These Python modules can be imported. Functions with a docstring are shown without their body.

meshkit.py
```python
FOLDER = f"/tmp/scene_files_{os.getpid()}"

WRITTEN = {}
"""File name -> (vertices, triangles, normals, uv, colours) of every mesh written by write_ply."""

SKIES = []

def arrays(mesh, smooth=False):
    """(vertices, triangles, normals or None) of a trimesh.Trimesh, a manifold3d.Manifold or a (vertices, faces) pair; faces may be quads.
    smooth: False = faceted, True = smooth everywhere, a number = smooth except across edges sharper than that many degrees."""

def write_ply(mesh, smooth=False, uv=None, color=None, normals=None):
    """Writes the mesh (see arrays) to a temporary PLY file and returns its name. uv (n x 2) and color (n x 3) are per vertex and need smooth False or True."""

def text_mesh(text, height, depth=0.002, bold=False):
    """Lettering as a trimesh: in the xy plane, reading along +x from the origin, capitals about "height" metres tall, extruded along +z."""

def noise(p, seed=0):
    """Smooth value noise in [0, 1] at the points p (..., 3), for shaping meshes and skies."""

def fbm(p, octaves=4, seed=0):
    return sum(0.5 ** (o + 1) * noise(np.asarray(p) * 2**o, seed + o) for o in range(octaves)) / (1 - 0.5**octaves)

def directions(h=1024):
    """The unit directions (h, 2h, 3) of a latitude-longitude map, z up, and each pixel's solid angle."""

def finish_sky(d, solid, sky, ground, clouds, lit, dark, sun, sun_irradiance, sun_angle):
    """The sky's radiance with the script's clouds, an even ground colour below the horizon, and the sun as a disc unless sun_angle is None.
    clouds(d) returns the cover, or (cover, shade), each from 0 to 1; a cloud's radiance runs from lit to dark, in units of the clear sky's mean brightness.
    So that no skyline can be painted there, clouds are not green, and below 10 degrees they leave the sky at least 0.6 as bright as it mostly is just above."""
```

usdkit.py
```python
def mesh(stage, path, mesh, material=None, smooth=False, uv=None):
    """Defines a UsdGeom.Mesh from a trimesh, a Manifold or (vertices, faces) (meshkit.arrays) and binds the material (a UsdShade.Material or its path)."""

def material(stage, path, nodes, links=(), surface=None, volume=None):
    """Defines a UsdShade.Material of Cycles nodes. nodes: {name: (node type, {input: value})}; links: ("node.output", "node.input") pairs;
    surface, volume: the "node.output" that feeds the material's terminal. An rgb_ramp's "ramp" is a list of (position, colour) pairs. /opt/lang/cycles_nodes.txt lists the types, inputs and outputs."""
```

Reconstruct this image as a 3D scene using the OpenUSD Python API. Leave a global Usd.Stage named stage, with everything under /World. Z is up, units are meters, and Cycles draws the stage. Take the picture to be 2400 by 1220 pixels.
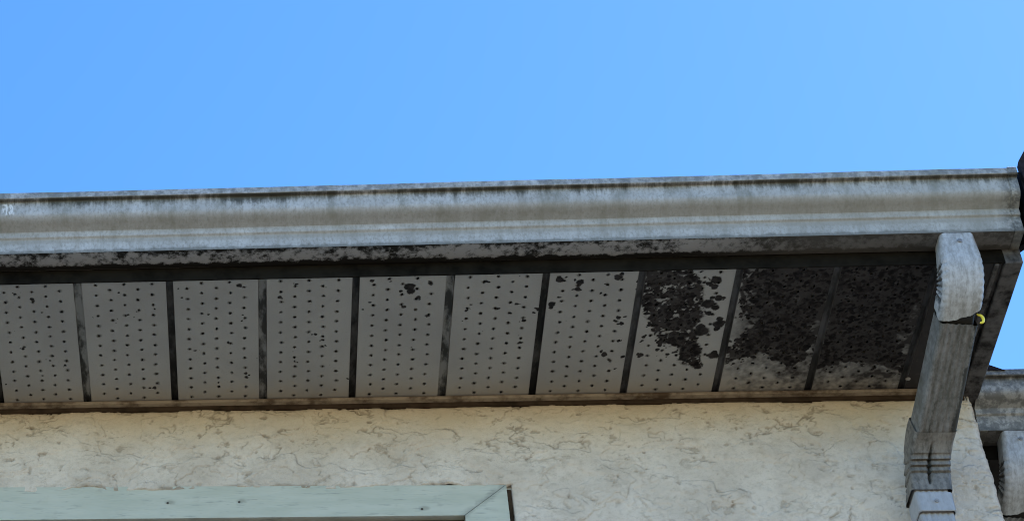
import math
import numpy as np
import trimesh
import usdkit
import meshkit
from shapely.geometry import Polygon, box as sbox
from pxr import Usd, UsdGeom, UsdLux, UsdShade, Gf, Sdf, Vt

stage = Usd.Stage.CreateInMemory()
UsdGeom.SetStageUpAxis(stage, UsdGeom.Tokens.z)
UsdGeom.SetStageMetersPerUnit(stage, 1.0)
UsdGeom.Xform.Define(stage, '/World')
H = 4.2                      # height of the soffit above the ground
D = 0.3275                   # depth of the soffit
P = 0.1524                   # soffit seam spacing

# ------------------------------------------------------------------ camera
F_PX, CX, CY = 5711.19, -136.69, 610.0
YAW, PITCH, ROLL = -0.156781, 0.733615, 0.082765
EYE = np.array([0.246605, -3.33642, H - 2.691051])
EXPOSURE = 1.5
cam = UsdGeom.Camera.Define(stage, '/World/camera')
AP = 36.0
cam.CreateHorizontalApertureAttr(AP)
cam.CreateVerticalApertureAttr(AP * 520 / 1024)
cam.CreateFocalLengthAttr(AP * F_PX / 2400)
cam.CreateHorizontalApertureOffsetAttr(AP * (1200 - CX) / 2400)
cam.CreateClippingRangeAttr(Gf.Vec2f(0.05, 5000))
cam.CreateExposureAttr(EXPOSURE)
_f = np.array([math.sin(YAW) * math.cos(PITCH), math.cos(YAW) * math.cos(PITCH), math.sin(PITCH)])
_r = np.array([math.cos(YAW), -math.sin(YAW), 0])
_u = np.cross(_r, _f)
_c, _s = math.cos(ROLL), math.sin(ROLL)
_r, _u = _c * _r + _s * _u, -_s * _r + _c * _u
M4 = np.eye(4)
M4[0, :3], M4[1, :3], M4[2, :3], M4[3, :3] = _r, _u, -_f, EYE
UsdGeom.Xformable(cam).AddTransformOp().Set(Gf.Matrix4d(*M4.ravel().tolist()))

# ------------------------------------------------------------------ sky and sun
SUN_AZ, SUN_EL = math.radians(50), math.radians(55)
SKY_STRENGTH, SUN_INTENSITY = 0.10, 1.25
usdkit.material(stage, '/World/Looks/sky_look', {
    's': ('sky_texture', {'sky_type': 'single_scattering', 'sun_disc': False, 'sun_elevation': SUN_EL, 'sun_rotation': SUN_AZ,
                          'altitude': 0.0, 'air_density': 1.0, 'aerosol_density': 0.08, 'ozone_density': 3.0}),
    'h': ('hsv', {'hue': 0.503, 'saturation': 1.26, 'value': 1.0, 'fac': 1.0}),
    'b': ('background_shader', {'strength': SKY_STRENGTH})}, [('s.color', 'h.color'), ('h.color', 'b.color')], surface='b.background')
dome = UsdLux.DomeLight.Define(stage, '/World/sky')
UsdShade.MaterialBindingAPI.Apply(dome.GetPrim()).Bind(UsdShade.Material.Get(stage, '/World/Looks/sky_look'))
dome.GetPrim().SetCustomDataByKey('kind', 'structure')
dome.GetPrim().SetCustomDataByKey('label', 'clear deep blue daytime sky above the gutter')
dome.GetPrim().SetCustomDataByKey('category', 'sky')
sun = UsdLux.DistantLight.Define(stage, '/World/sun')
sun.CreateIntensityAttr(SUN_INTENSITY)
sun.CreateAngleAttr(0.53)
sun.CreateNormalizeAttr(True)
sun.CreateColorAttr(Gf.Vec3f(1.0, 0.94, 0.85))
sd = np.array([math.sin(SUN_AZ) * math.cos(SUN_EL), math.cos(SUN_AZ) * math.cos(SUN_EL), math.sin(SUN_EL)])
zx = sd
xx = np.cross([0, 0, 1.0], zx); xx /= np.linalg.norm(xx)
yx = np.cross(zx, xx)
S4 = np.eye(4); S4[0, :3], S4[1, :3], S4[2, :3] = xx, yx, zx
UsdGeom.Xformable(sun).AddTransformOp().Set(Gf.Matrix4d(*S4.ravel().tolist()))

# ------------------------------------------------------------------ helpers
rng = np.random.default_rng(7)
used = {}


def path_for(name, parent):
    base = str(parent.GetPath()) if parent is not None else '/World'
    k = used.get((base, name), 0)
    used[(base, name)] = k + 1
    return f'{base}/{name}' + (f'_{k:03d}' if k else '')


def tag(prim, label=None, cat=None, group=None, kind=None):
    for k, v in (('label', label), ('category', cat), ('group', group), ('kind', kind)):
        if v:
            prim.SetCustomDataByKey(k, v)
    return prim


def thing(name, label, cat, loc=(0, 0, H), group=None):
    x = UsdGeom.Xform.Define(stage, path_for(name, None))
    x.AddTranslateOp().Set(Gf.Vec3d(*map(float, loc)))
    return tag(x.GetPrim(), label, cat, group)


def part(name, parent, label=None):
    x = UsdGeom.Xform.Define(stage, path_for(name, parent))
    return tag(x.GetPrim(), label)


def obj(name, mesh, mat, parent=None, smooth=False, label=None, dirt_shade=None, growth_=None):
    m = usdkit.mesh(stage, path_for(name, parent), mesh, mat, smooth=smooth)
    if dirt_shade is not None:
        UsdGeom.PrimvarsAPI(m).CreatePrimvar('dirt_shade', Sdf.ValueTypeNames.Color3fArray, 'vertex').Set(
            Vt.Vec3fArray.FromNumpy(np.repeat(np.asarray(dirt_shade, np.float32)[:, None], 3, 1)))
    if growth_ is not None:
        UsdGeom.PrimvarsAPI(m).CreatePrimvar('growth', Sdf.ValueTypeNames.Color3fArray, 'vertex').Set(Vt.Vec3fArray.FromNumpy(np.asarray(growth_, np.float32)))
    return tag(m.GetPrim(), label)


def box(x0, x1, y0, y1, z0, z1):
    return trimesh.creation.box(bounds=[[min(x0, x1), min(y0, y1), min(z0, z1)], [max(x0, x1), max(y0, y1), max(z0, z1)]])


def cbox(x0, x1, y0, y1, z0, z1, c=0.002):
    """A box whose edges are chamfered."""
    import manifold3d as m3
    a = np.array([[x0, y0, z0], [x1, y1, z1]], float)
    lo, hi = a.min(0), a.max(0)
    c = min(c, *(0.45 * (hi - lo)))
    pts = []
    for ax in range(3):
        d = np.full(3, c); d[ax] = 0
        l, h = lo + d, hi - d
        pts += [[(l, h)[i][0], (l, h)[j][1], (l, h)[k][2]] for i in (0, 1) for j in (0, 1) for k in (0, 1)]
    m = m3.Manifold.hull_points(np.array(pts)).to_mesh()
    return trimesh.Trimesh(m.vert_properties[:, :3], m.tri_verts, process=False)


def cat(*ms):
    return trimesh.util.concatenate(list(ms))


def sstep(x, a, b):
    t = np.clip((x - a) / (b - a), 0, 1)
    return t * t * (3 - 2 * t)


class G:
    """A small builder of Cycles node graphs; sockets are 'node.output' strings."""

    def __init__(self, name):
        self.name, self.nodes, self.links = name, {}, []

    def add(self, kind, out, **inputs):
        n = f'n{len(self.nodes)}'
        vals = {}
        for k, v in inputs.items():
            if isinstance(v, str) and '.' in v:
                self.links.append((v, f'{n}.{k}'))
            else:
                vals[k] = v
        self.nodes[n] = (kind, vals)
        return f'{n}.{out}'

    def pos(self):
        if not hasattr(self, '_p'):
            self._p = self.add('texture_coordinate', 'object')
            n = self.add('separate_xyz', 'x', vector=self._p).split('.')[0]
            self.x, self.y, self.z = f'{n}.x', f'{n}.y', f'{n}.z'
        return self._p

    def m(self, op, a, b=0.0, c=0.0, clamp=False):
        return self.add('math', 'value', math_type=op, value1=a, value2=b, value3=c, use_clamp=clamp)

    def map(self, v, a, b, c=0.0, d=1.0, smooth=True):
        return self.add('map_range', 'result', range_type='smoothstep' if smooth else 'linear', value=v, from_min=a, from_max=b, to_min=c, to_max=d, clamp=True)

    def vec(self, scale=(1, 1, 1), loc=(0, 0, 0)):
        return self.add('mapping', 'vector', vector=self.pos(), scale=scale, location=loc)

    def noise(self, scale, detail=4.0, rough=0.55, stretch=(1, 1, 1), loc=(0, 0, 0), dist=0.0, out='fac'):
        return self.add('noise_texture', out, vector=self.vec(stretch, loc), scale=scale, detail=detail, roughness=rough, distortion=dist)

    def mix(self, f, a, b):
        return self.add('mix_color', 'result', fac=f, a=a, b=b)

    def mul(self, a, b):
        return self.m('multiply', a, b, clamp=False)

    def done(self, color, rough=0.6, bump=None, bump_dist=0.001, spec=0.5, metallic=0.0):
        kw = dict(base_color=color, roughness=rough, specular_ior_level=spec, metallic=metallic)
        if bump is not None:
            kw['normal'] = self.add('bump', 'normal', height=bump, distance=bump_dist, strength=1.0)
        s = self.add('principled_bsdf', 'BSDF', **kw)
        return usdkit.material(stage, f'/World/Looks/{self.name}', self.nodes, self.links, surface=s)


# ------------------------------------------------------------------ materials
def mat_stucco():
    g = G('stucco')
    dirt_shade = g.add('attribute', 'fac', attribute='dirt_shade')
    n1 = g.noise(7, 3)
    n2 = g.noise(90, 4, 0.65)
    base = g.mix(g.map(n1, .35, .65), (.555, .49, .405), (.665, .60, .51))
    base = g.mix(g.map(n2, .48, .72, 0, .32), base, (.36, .30, .22))
    base = g.mix(g.map(g.noise(38, 5, .7, stretch=(.7, 1, 1.3)), .52, .72, 0, .30), base, (.38, .32, .24))
    g.pos()
    # warm bounce light below the eave channel painted as yellow, ragged lower edge
    edge = g.m('multiply_add', g.noise(5, 5, .6, stretch=(1, 1, .6)), .14, -.185)
    bounce_tint = g.map(g.m('subtract', g.z, edge), -.02, .10)
    base = g.mix(g.mul(bounce_tint, .78), base, (.57, .45, .29))
    base = g.mix(g.mul(dirt_shade, .72), base, (.21, .165, .11))  # crevice dirt together with painted shade of the trowel edges
    return g.done(base, .9, g.noise(300, 4, .7), .0022, spec=.2)


def mat_paint_board():
    g = G('green_white_board')
    g.pos()
    n = g.noise(10, 4, stretch=(1, 1, 5))
    grain = g.noise(70, 4, .65, stretch=(.35, 1, 3.0))
    c = g.mix(g.map(n, .3, .7), (.405, .43, .355), (.465, .485, .41))
    c = g.mix(g.map(grain, .56, .70, 0, .75), c, (.25, .27, .24))
    c = g.mix(g.map(g.noise(26, 5, .6), .60, .75, 0, .45), c, (.30, .29, .25))
    for nx_, nz_ in ((.139, -.213), (.259, -.2125), (.561, -.231)):
        dx = g.m('multiply', g.m('subtract', g.x, nx_ + .004), 90.0)
        dz = g.m('multiply', g.m('subtract', g.z, nz_ + .002), 160.0)
        d = g.m('sqrt', g.m('add', g.m('multiply', dx, dx), g.m('multiply', dz, dz)))
        c = g.mix(g.map(g.m('add', d, g.m('multiply', g.noise(110, 4, .6), .8)), .7, 1.5, .55, 0), c, (.19, .19, .15))
    # rubbed, dirty mitre
    mi = g.m('absolute', g.m('subtract', g.m('subtract', g.x, .63), g.m('multiply', g.m('add', g.z, .2445), 1.15)))
    mi = g.mul(g.map(g.m('add', mi, g.m('multiply', g.noise(55, 5, .65), .035)), .018, .034, .6, 0), g.map(g.x, .60, .64))
    c = g.mix(mi, c, (.24, .25, .215))
    return g.done(c, .65, grain, .0012)


def mat_soffit(name):
    """Pale paint; the mesh's own record of what grows on it: red = black mould, green = grey film, blue = dust round the holes."""
    g = G(name)
    g.pos()
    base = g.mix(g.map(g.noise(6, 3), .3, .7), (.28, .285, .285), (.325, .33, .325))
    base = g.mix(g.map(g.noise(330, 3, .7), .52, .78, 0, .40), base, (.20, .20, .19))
    base = g.mix(g.map(g.m('add', g.y, g.m('multiply', g.noise(12, 4), .05)), -.05, .03, 0, .45), base, (.34, .28, .19))  # warm bounce near the wall painted into the base colour
    at_ = g.add('attribute', 'color', attribute='growth')
    n = g.add('separate_color', 'r', color=at_).split('.')[0]
    fine = g.m('subtract', g.noise(420, 4, .7), .5)
    film = g.map(g.m('multiply_add', g.m('subtract', g.noise(90, 5, .7), .5), .7, f'{n}.g'), .0, .78, 0, .96, smooth=False)
    film = g.mul(film, g.map(f'{n}.g', .0, .06))
    c = g.mix(film, base, g.mix(g.noise(40, 4, .6), (.016, .0145, .0155), (.045, .041, .041)))
    black = g.map(g.m('multiply_add', fine, .75, f'{n}.r'), .22, .70)
    c = g.mix(g.mul(black, .97), c, g.mix(g.map(g.noise(75, 5, .65), .42, .62), (.006, .0055, .0065), (.026, .023, .0235)))
    c = g.mix(g.mul(f'{n}.b', .75), c, (.05, .048, .045))
    return g.done(c, .75, g.noise(500, 2), .0003, spec=.06)


def mat_groove(name, lightc, darkc, lo, hi):
    g = G(name)
    c = g.mix(g.map(g.noise(38, 5, .65, stretch=(1, .35, 1)), lo, hi), darkc, lightc)
    return g.done(c, .7, spec=.25)


def mat_gutter():
    g = G('gutter_paint')
    g.pos()
    streak = g.noise(90, 6, .7, stretch=(1, .10, .10))
    patch = g.noise(16, 5, .6, stretch=(1, .6, 1.2))
    fine = g.noise(230, 5, .75, stretch=(1, .6, .6))
    wide = g.noise(5, 3, .5, stretch=(1, 0.1, 0.1))
    c = g.mix(g.map(patch, .32, .66), (.35, .343, .33), (.45, .447, .44))
    c = g.mix(g.map(fine, .44, .66, 0, .65), c, (.21, .20, .175))
    c = g.mix(g.map(streak, .42, .68, 0, .42), c, (.215, .20, .165))
    # brown on the slanting ogee: some dirt film, plus painted shade of its underside
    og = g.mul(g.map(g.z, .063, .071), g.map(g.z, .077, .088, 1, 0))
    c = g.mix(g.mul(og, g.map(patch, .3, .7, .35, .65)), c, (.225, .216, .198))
    c = g.mix(g.map(g.x, .6, 1.5, 0, .38, smooth=False), c, g.mix(patch, (.20, .195, .155), (.34, .33, .285)))
    # browner band under the little ledge
    lg = g.mul(g.map(g.z, .044, .050), g.map(g.z, .055, .058, 1, 0))
    c = g.mix(g.mul(lg, .5), c, (.25, .235, .20))
    bl = g.mul(g.map(g.noise(20, 6, .68, stretch=(1, .5, .5), loc=(4, 0, 1)), .47, .66), g.map(g.z, .050, .105, .25, .75))
    c = g.mix(bl, c, (.165, .16, .125))
    # dark run-off under the lip, running down in fingers
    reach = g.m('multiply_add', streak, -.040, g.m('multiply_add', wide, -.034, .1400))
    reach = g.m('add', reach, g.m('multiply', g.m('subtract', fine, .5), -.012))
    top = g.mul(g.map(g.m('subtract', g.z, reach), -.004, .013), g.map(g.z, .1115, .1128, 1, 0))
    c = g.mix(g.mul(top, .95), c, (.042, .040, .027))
    # mottled rolled lip
    lip = g.map(g.z, .1112, .1128)
    c = g.mix(g.mul(lip, g.map(g.noise(70, 5, .7, loc=(2, 0, 0)), .40, .62, 0, .75)), c, (.13, .125, .12))
    # mould at the lowest edge
    low = g.map(g.m('add', g.z, g.m('multiply', g.noise(60, 5, .7), .016)), .036, .043, .7, 0)
    c = g.mix(low, c, (.10, .095, .075))
    # black grime where the end cap is crimped on
    cap = g.mul(g.map(g.x, 1.462, 1.488), g.map(g.noise(70, 4, .7), .40, .58))
    c = g.mix(g.mul(cap, .65), c, (.05, .05, .045))
    # scraped-off patch near the left end
    sc = g.mul(g.mul(g.map(g.x, -.124, -.120), g.map(g.x, -.104, -.100, 1, 0)), g.mul(g.map(g.z, .083, .087), g.map(g.z, .106, .109, 1, 0)))
    sc = g.mul(sc, g.map(g.noise(160, 3, .6, stretch=(2.2, 1, .5)), .47, .54))
    c = g.mix(g.mul(sc, .8), c, (.66, .66, .65))
    return g.done(c, .48, fine, .0005, spec=.45)


def mat_mottled(name, pale, dark, lo, hi, scale=45):
    g = G(name)
    g.pos()
    n = g.noise(scale, 6, .68)
    n2 = g.noise(scale * .22, 3, .5)
    f = g.map(g.m('multiply_add', n2, .6, n), lo, hi)
    c = g.mix(f, dark, pale)
    return g.done(c, .9, n, .0006, spec=.03)


def mat_bottom():
    g = G('mouldy_gutter_bottom')
    g.pos()
    n = g.noise(62, 7, .75)
    n2 = g.noise(9, 3, .5)
    edge = g.m('absolute', g.m('multiply_add', g.y, 46.5, 46.5 * .350))            # 0 mid, 1 at both edges
    f = g.m('subtract', g.m('multiply_add', n2, .5, n), g.m('multiply', g.m('power', edge, 3.0), .15))
    f = g.m('subtract', f, g.map(g.m('add', g.y, g.m('multiply', g.m('subtract', g.noise(30, 5, .65, loc=(0, 3, 0)), .5), .020)), -.342, -.333, 0, .22))
    c = g.mix(g.map(f, .60, .80), (.012, .0115, .010), (.31, .315, .32))
    # towards the right end it greys out evenly
    c = g.mix(g.map(g.x, .95, 1.2, 0, .8), c, g.mix(n, (.04, .039, .035), (.145, .14, .13)))
    return g.done(c, .8, n, .0006, spec=.2)


def mat_downspout(name, pale, film, amount, rough=.45, creases=False):
    g = G(name)
    g.pos()
    n = g.noise(48, 6, .7, stretch=(1.8, .28, .28))
    n2 = g.noise(170, 5, .75, stretch=(1, .6, .6))
    f = g.m('multiply_add', n2, .50, g.m('multiply', n, .62))
    c = g.mix(g.map(f, .40, .72, 0, amount), pale, film)
    if creases:
        dt = g.add('attribute', 'fac', attribute='dirt_shade')
        c = g.mix(g.mul(g.map(g.m('multiply_add', g.m('subtract', n2, .5), 1.2, dt), .25, .75), .92), c, (.022, .022, .018))
    return g.done(c, rough, n2, .0005, spec=.45)


def mat_plain(name, c, rough=.6, var=.15, scale=40, spec=.5, bump=.0004):
    g = G(name)
    n = g.noise(scale, 4, .6)
    lo = tuple(v * (1 - var) for v in c); hi = tuple(min(1, v * (1 + var)) for v in c)
    return g.done(g.mix(g.map(n, .3, .7), lo, hi), rough, n, bump, spec=spec)


def mat_ground():
    g = G('pale_ground')
    n = g.noise(.6, 6, .6)
    n2 = g.noise(25, 5, .6)
    c = g.mix(g.map(n, .35, .65), (.135, .113, .082), (.17, .145, .108))
    c = g.mix(g.map(n2, .4, .7, 0, .35), c, (.095, .083, .055))
    return g.done(c, .95, n2, .01, spec=.2)


STUCCO = mat_stucco()
BOARD = mat_paint_board()
SOFFIT = mat_soffit('soffit_paint')
SEAM_LIGHT = mat_groove('groove_pale', (.30, .30, .29), (.05, .05, .047), .44, .60)
SEAM_DARK = mat_groove('groove_grimy', (.085, .08, .076), (.014, .014, .0135), .42, .68)
SEAM_GREY = mat_groove('groove_grey', (.115, .115, .12), (.04, .04, .04), .38, .62)
GUTTER = mat_gutter()
BOTTOM = mat_bottom()
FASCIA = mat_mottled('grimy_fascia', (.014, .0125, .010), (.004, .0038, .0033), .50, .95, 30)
CHANNEL = mat_mottled('stained_channel', (.36, .30, .22), (.10, .07, .045), .62, .92, 30)
STAIN_SHADE = mat_mottled('recess_stain_shade', (.065, .045, .03), (.02, .015, .010), .5, 1.0, 40)  # brown stain whose dark tone also paints the shade of recesses
ELBOW = mat_downspout('elbow_paint', (.45, .455, .46), (.19, .183, .165), .85, .42, True)
PIPE = mat_downspout('weathered_pipe', (.205, .20, .195), (.065, .063, .05), .95, .55, True)
LOWELBOW = mat_downspout('grimy_elbow', (.20, .185, .165), (.055, .05, .042), .95, .55, True)
CLEAN = mat_downspout('pale_metal', (.33, .34, .36), (.20, .20, .195), .6, .42)
GAP_SHADE = mat_plain('painted_gap_shade', (.012, .012, .011), .8)  # black that stands for shade inside the open downspout joint
METAL = mat_plain('dull_screw', (.22, .22, .23), .4, spec=.6)
YELLOW = mat_plain('yellow_plastic', (.72, .60, .05), .4, .12)
SHINGLE = mat_plain('dark_shingle', (.020, .017, .019), .95, .35, 120, .05, .002)
RAKE = mat_plain('dark_rake', (.010, .0095, .010), .95, .3, 50, .05)
ENDPANEL = mat_mottled('grimy_return', (.12, .117, .115), (.022, .021, .021), .58, .95, 45)
FRAME = mat_plain('white_frame', (.70, .71, .73), .45, .05)
NAIL = mat_plain('nail_stain', (.05, .045, .035), .7, .2)
WEB = mat_plain('white_silk', (.26, .255, .245), .9, .1)
GROUND = mat_ground()
PLASTER = mat_plain('far_plaster', (.55, .51, .44), .9, .08, 12)
g = G('window_glass')
_t = g.add('transparent_bsdf', 'BSDF', color=(.85, .9, .9))
_g = g.add('glossy_bsdf', 'BSDF', color=(.9, .9, .9), roughness=.02)
_fr = g.add('fresnel', 'fac', IOR=1.5)
_mx = g.add('mix_closure', 'closure', fac=_fr, closure1=_t, closure2=_g)
GLASS = usdkit.material(stage, '/World/Looks/window_glass', g.nodes, g.links, surface=_mx)

# ------------------------------------------------------------------ ground
n = 60
gx = np.linspace(-1, 1, n); gx = np.sign(gx) * np.abs(gx) ** 3 * 1500
vx, vy = np.meshgrid(gx, gx)
gv = np.stack([vx.ravel(), vy.ravel(), np.zeros(n * n)], 1)
q = np.arange(n * n).reshape(n, n)
gf = np.stack([q[:-1, :-1], q[:-1, 1:], q[1:, 1:], q[1:, :-1]], -1).reshape(-1, 4)
tag(obj('ground', (gv, gf), GROUND), 'pale dry ground of the yard in front of the house', 'ground', kind='structure')

# ------------------------------------------------------------------ house
LEFT, CORNER, DEEP = -2.6, 1.485, 8.0
WY, WZ = 0.41, -0.077                        # how far the wing is set back and how much lower its eave is
SLOPE = 7 / 12
house = thing('house', 'cream stucco house wall under the dark mouldy vented soffit', 'house')

# --- stucco: a fine relief where the photograph looks, plain sheets elsewhere
WIN_R, WIN_T, WIN_L, WIN_B = 0.711, -0.182, -0.80, -1.45


def grid_mesh(us, vs, fn, keep=None):
    uu, vv = np.meshgrid(us, vs, indexing='ij')
    pts = fn(uu, vv)
    idx = np.arange(uu.size).reshape(uu.shape)
    f = np.stack([idx[:-1, :-1], idx[1:, :-1], idx[1:, 1:], idx[:-1, 1:]], -1).reshape(-1, 4)
    if keep is not None:
        uc = .5 * (us[:-1] + us[1:]); vc = .5 * (vs[:-1] + vs[1:])
        k = keep(*np.meshgrid(uc, vc, indexing='ij')).ravel()
        f = f[k]
    return pts.reshape(-1, 3), f


def relief(X, Z):
    p = np.stack([X, Z, 0 * X + 3.3], -1)
    wx = meshkit.fbm(p * [26, 34, 1], 5, 11) - .5
    wz = meshkit.fbm(p * [26, 34, 1], 5, 23) - .5
    w = p + np.stack([wx * .045, wz * .034, 0 * wx], -1)
    plates = meshkit.fbm(w * [15, 24, 1], 4, 3)
    plate = sstep(plates, .455, .475) + .8 * sstep(plates, .565, .58)
    ridge = 1 - np.abs(2 * meshkit.fbm(w * [17, 25, 1], 5, 5) - 1)
    gate = sstep(meshkit.fbm(p * [17, 23, 1], 4, 31), .50, .60)
    line = sstep(ridge, .955, .99) * gate
    g2_ = meshkit.fbm(p * [26, 36, 1], 4, 41)
    edge = np.exp(-((plates - .462) / .007) ** 2) * sstep(g2_, .50, .60)
    edge = np.maximum(edge, np.exp(-((plates - .572) / .006) ** 2) * sstep(meshkit.fbm(p * [26, 36, 1], 4, 43), .50, .60))
    fine = meshkit.fbm(p * [170, 220, 1], 3, 7)
    mid = meshkit.fbm(p * [55, 75, 1], 4, 8)
    pits = sstep(meshkit.fbm(p * [62, 85, 1], 3, 17), .69, .74)
    dash = sstep(1 - np.abs(2 * meshkit.fbm(p * [34, 95, 1], 4, 47) - 1), .95, .99) * sstep(meshkit.fbm(p * [30, 40, 1], 3, 48), .56, .64)
    broad = meshkit.fbm(w * [20, 30, 1], 2, 71)
    h = .0050 * broad + .0019 * plate + .0016 * fine + .0034 * mid - .0016 * line - .0018 * pits - .0010 * edge - .0012 * dash
    up = sstep(Z, -.16, -.03)
    dirt_shade = np.clip((.80 * edge + .9 * line + .9 * pits + .8 * dash) * (.55 + .45 * up) + .22 * sstep(fine, .56, .72) + .20 * sstep(mid, .56, .70), 0, 1)  # dirt in pits and creases, and shade painted along plate edges
    seam = np.exp(-((Z - WIN_T - .003) / .0035) ** 2) * (X < WIN_R) * sstep(meshkit.fbm(p * [20, 6, 1], 4, 91), .44, .60)
    dirt_shade = np.maximum(dirt_shade, .9 * seam)
    dirt_shade *= .45 + .9 * meshkit.fbm(p * [30, 40, 1], 3, 77)
    return h, np.clip(dirt_shade, 0, 1)


TOPZ = -.0155
step = .0015
xs = np.linspace(-.55, CORNER, int((CORNER + .55) / step))
zs = np.linspace(-.46, TOPZ, int(.4445 / step))
jag = {}


def wall_pt(X, Z):
    h, d = relief(X, Z)
    y = .0045 - h
    # hand-trowelled lower edge over the window's head board and a ragged upper edge below the channel
    wob = .018 * (meshkit.fbm(np.stack([X * 22, 0 * X, 0 * X], -1), 4, 51) - .5)
    Z2 = np.where(X < WIN_R + .001, Z + wob * np.exp(-((Z - WIN_T) / .012) ** 2), Z)
    side = np.exp(-np.maximum(X - WIN_R, 0) / .003) * (Z < WIN_T)
    y = y + .004 * side
    y = np.where(Z > TOPZ - .004, y + .0012 * (1 + (Z - TOPZ) / .004), y)
    # rounded outer corner
    t = np.clip((X - (CORNER - .012)) / .012, 0, 1)
    y = y + .008 * t ** 2.2
    X2 = X + .0022 * (meshkit.fbm(np.stack([X * 0, Z * 40, 0 * X], -1), 4, 61) - .5) * t * 2
    jag['d'] = d
    return np.stack([X2, y, Z2], -1)


v, f = grid_mesh(xs, zs, wall_pt, lambda X, Z: ~((X < WIN_R) & (Z < WIN_T)))
obj('stucco_wall', (v, f), STUCCO, house, smooth=True, dirt_shade=jag['d'].ravel())
# the wall body: behind the relief and round the corner (left end, below, right end)
wallbits = [box(LEFT, -.55, 0, .12, -H, .25), box(WIN_R, CORNER - .004, .008, .12, -.46, .35), box(-.55, WIN_R, .008, .12, WIN_T - .004, .35),
            box(WIN_R, CORNER - .001, 0, .12, -H, -.46), box(-.55, WIN_L, 0, .12, -H, WIN_T - .004), box(WIN_L, WIN_R, 0, .12, -H, WIN_B)]
obj('wall_body', cat(*wallbits), PLASTER, house)
obj('side_wall', cat(box(CORNER - .006, CORNER - .001, .008, DEEP, -.46, .1), box(CORNER - .01, CORNER - .001, .121, DEEP, -H, -.46)), PLASTER, house)
obj('rear_wall', box(LEFT, CORNER, DEEP, DEEP + .12, -H, .3), PLASTER, house)
obj('end_wall', box(LEFT - .12, LEFT, 0, DEEP, -H, .3), PLASTER, house)

# --- soffit panels with real holes
TH = .0012
Y0, Y1 = -D + .003, -.002


MOULD_AREAS = [[(0.9203, -0.325), (0.9878, -0.3199), (1.0069, -0.2953), (1.0143, -0.2574), (1.0169, -0.2149), (1.0074, -0.1808), (1.026, -0.119), (1.0304, -0.0832), (1.0066, -0.0951), (0.991, -0.1332), (0.9672, -0.1471), (0.9527, -0.1781), (0.9301, -0.2346), (0.9214, -0.2519)], [(1.0719, -0.32), (1.2201, -0.313), (1.2148, -0.2968), (1.2094, -0.2133), (1.1992, -0.1751), (1.206, -0.1315), (1.2004, -0.0964), (1.1809, -0.0791), (1.1561, -0.0976), (1.1258, -0.1162), (1.1006, -0.0991), (1.0795, -0.0908), (1.0776, -0.1263), (1.0998, -0.1651), (1.1217, -0.2032), (1.0878, -0.2128), (1.0755, -0.2639)], [(1.2294, -0.3209), (1.3626, -0.3246), (1.3648, -0.2713), (1.3609, -0.2214), (1.3456, -0.1879), (1.3391, -0.1494), (1.3599, -0.1096), (1.3668, -0.0562), (1.2951, -0.0893), (1.2254, -0.0779), (1.2253, -0.1134), (1.2236, -0.2256), (1.2262, -0.2758)]]

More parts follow.
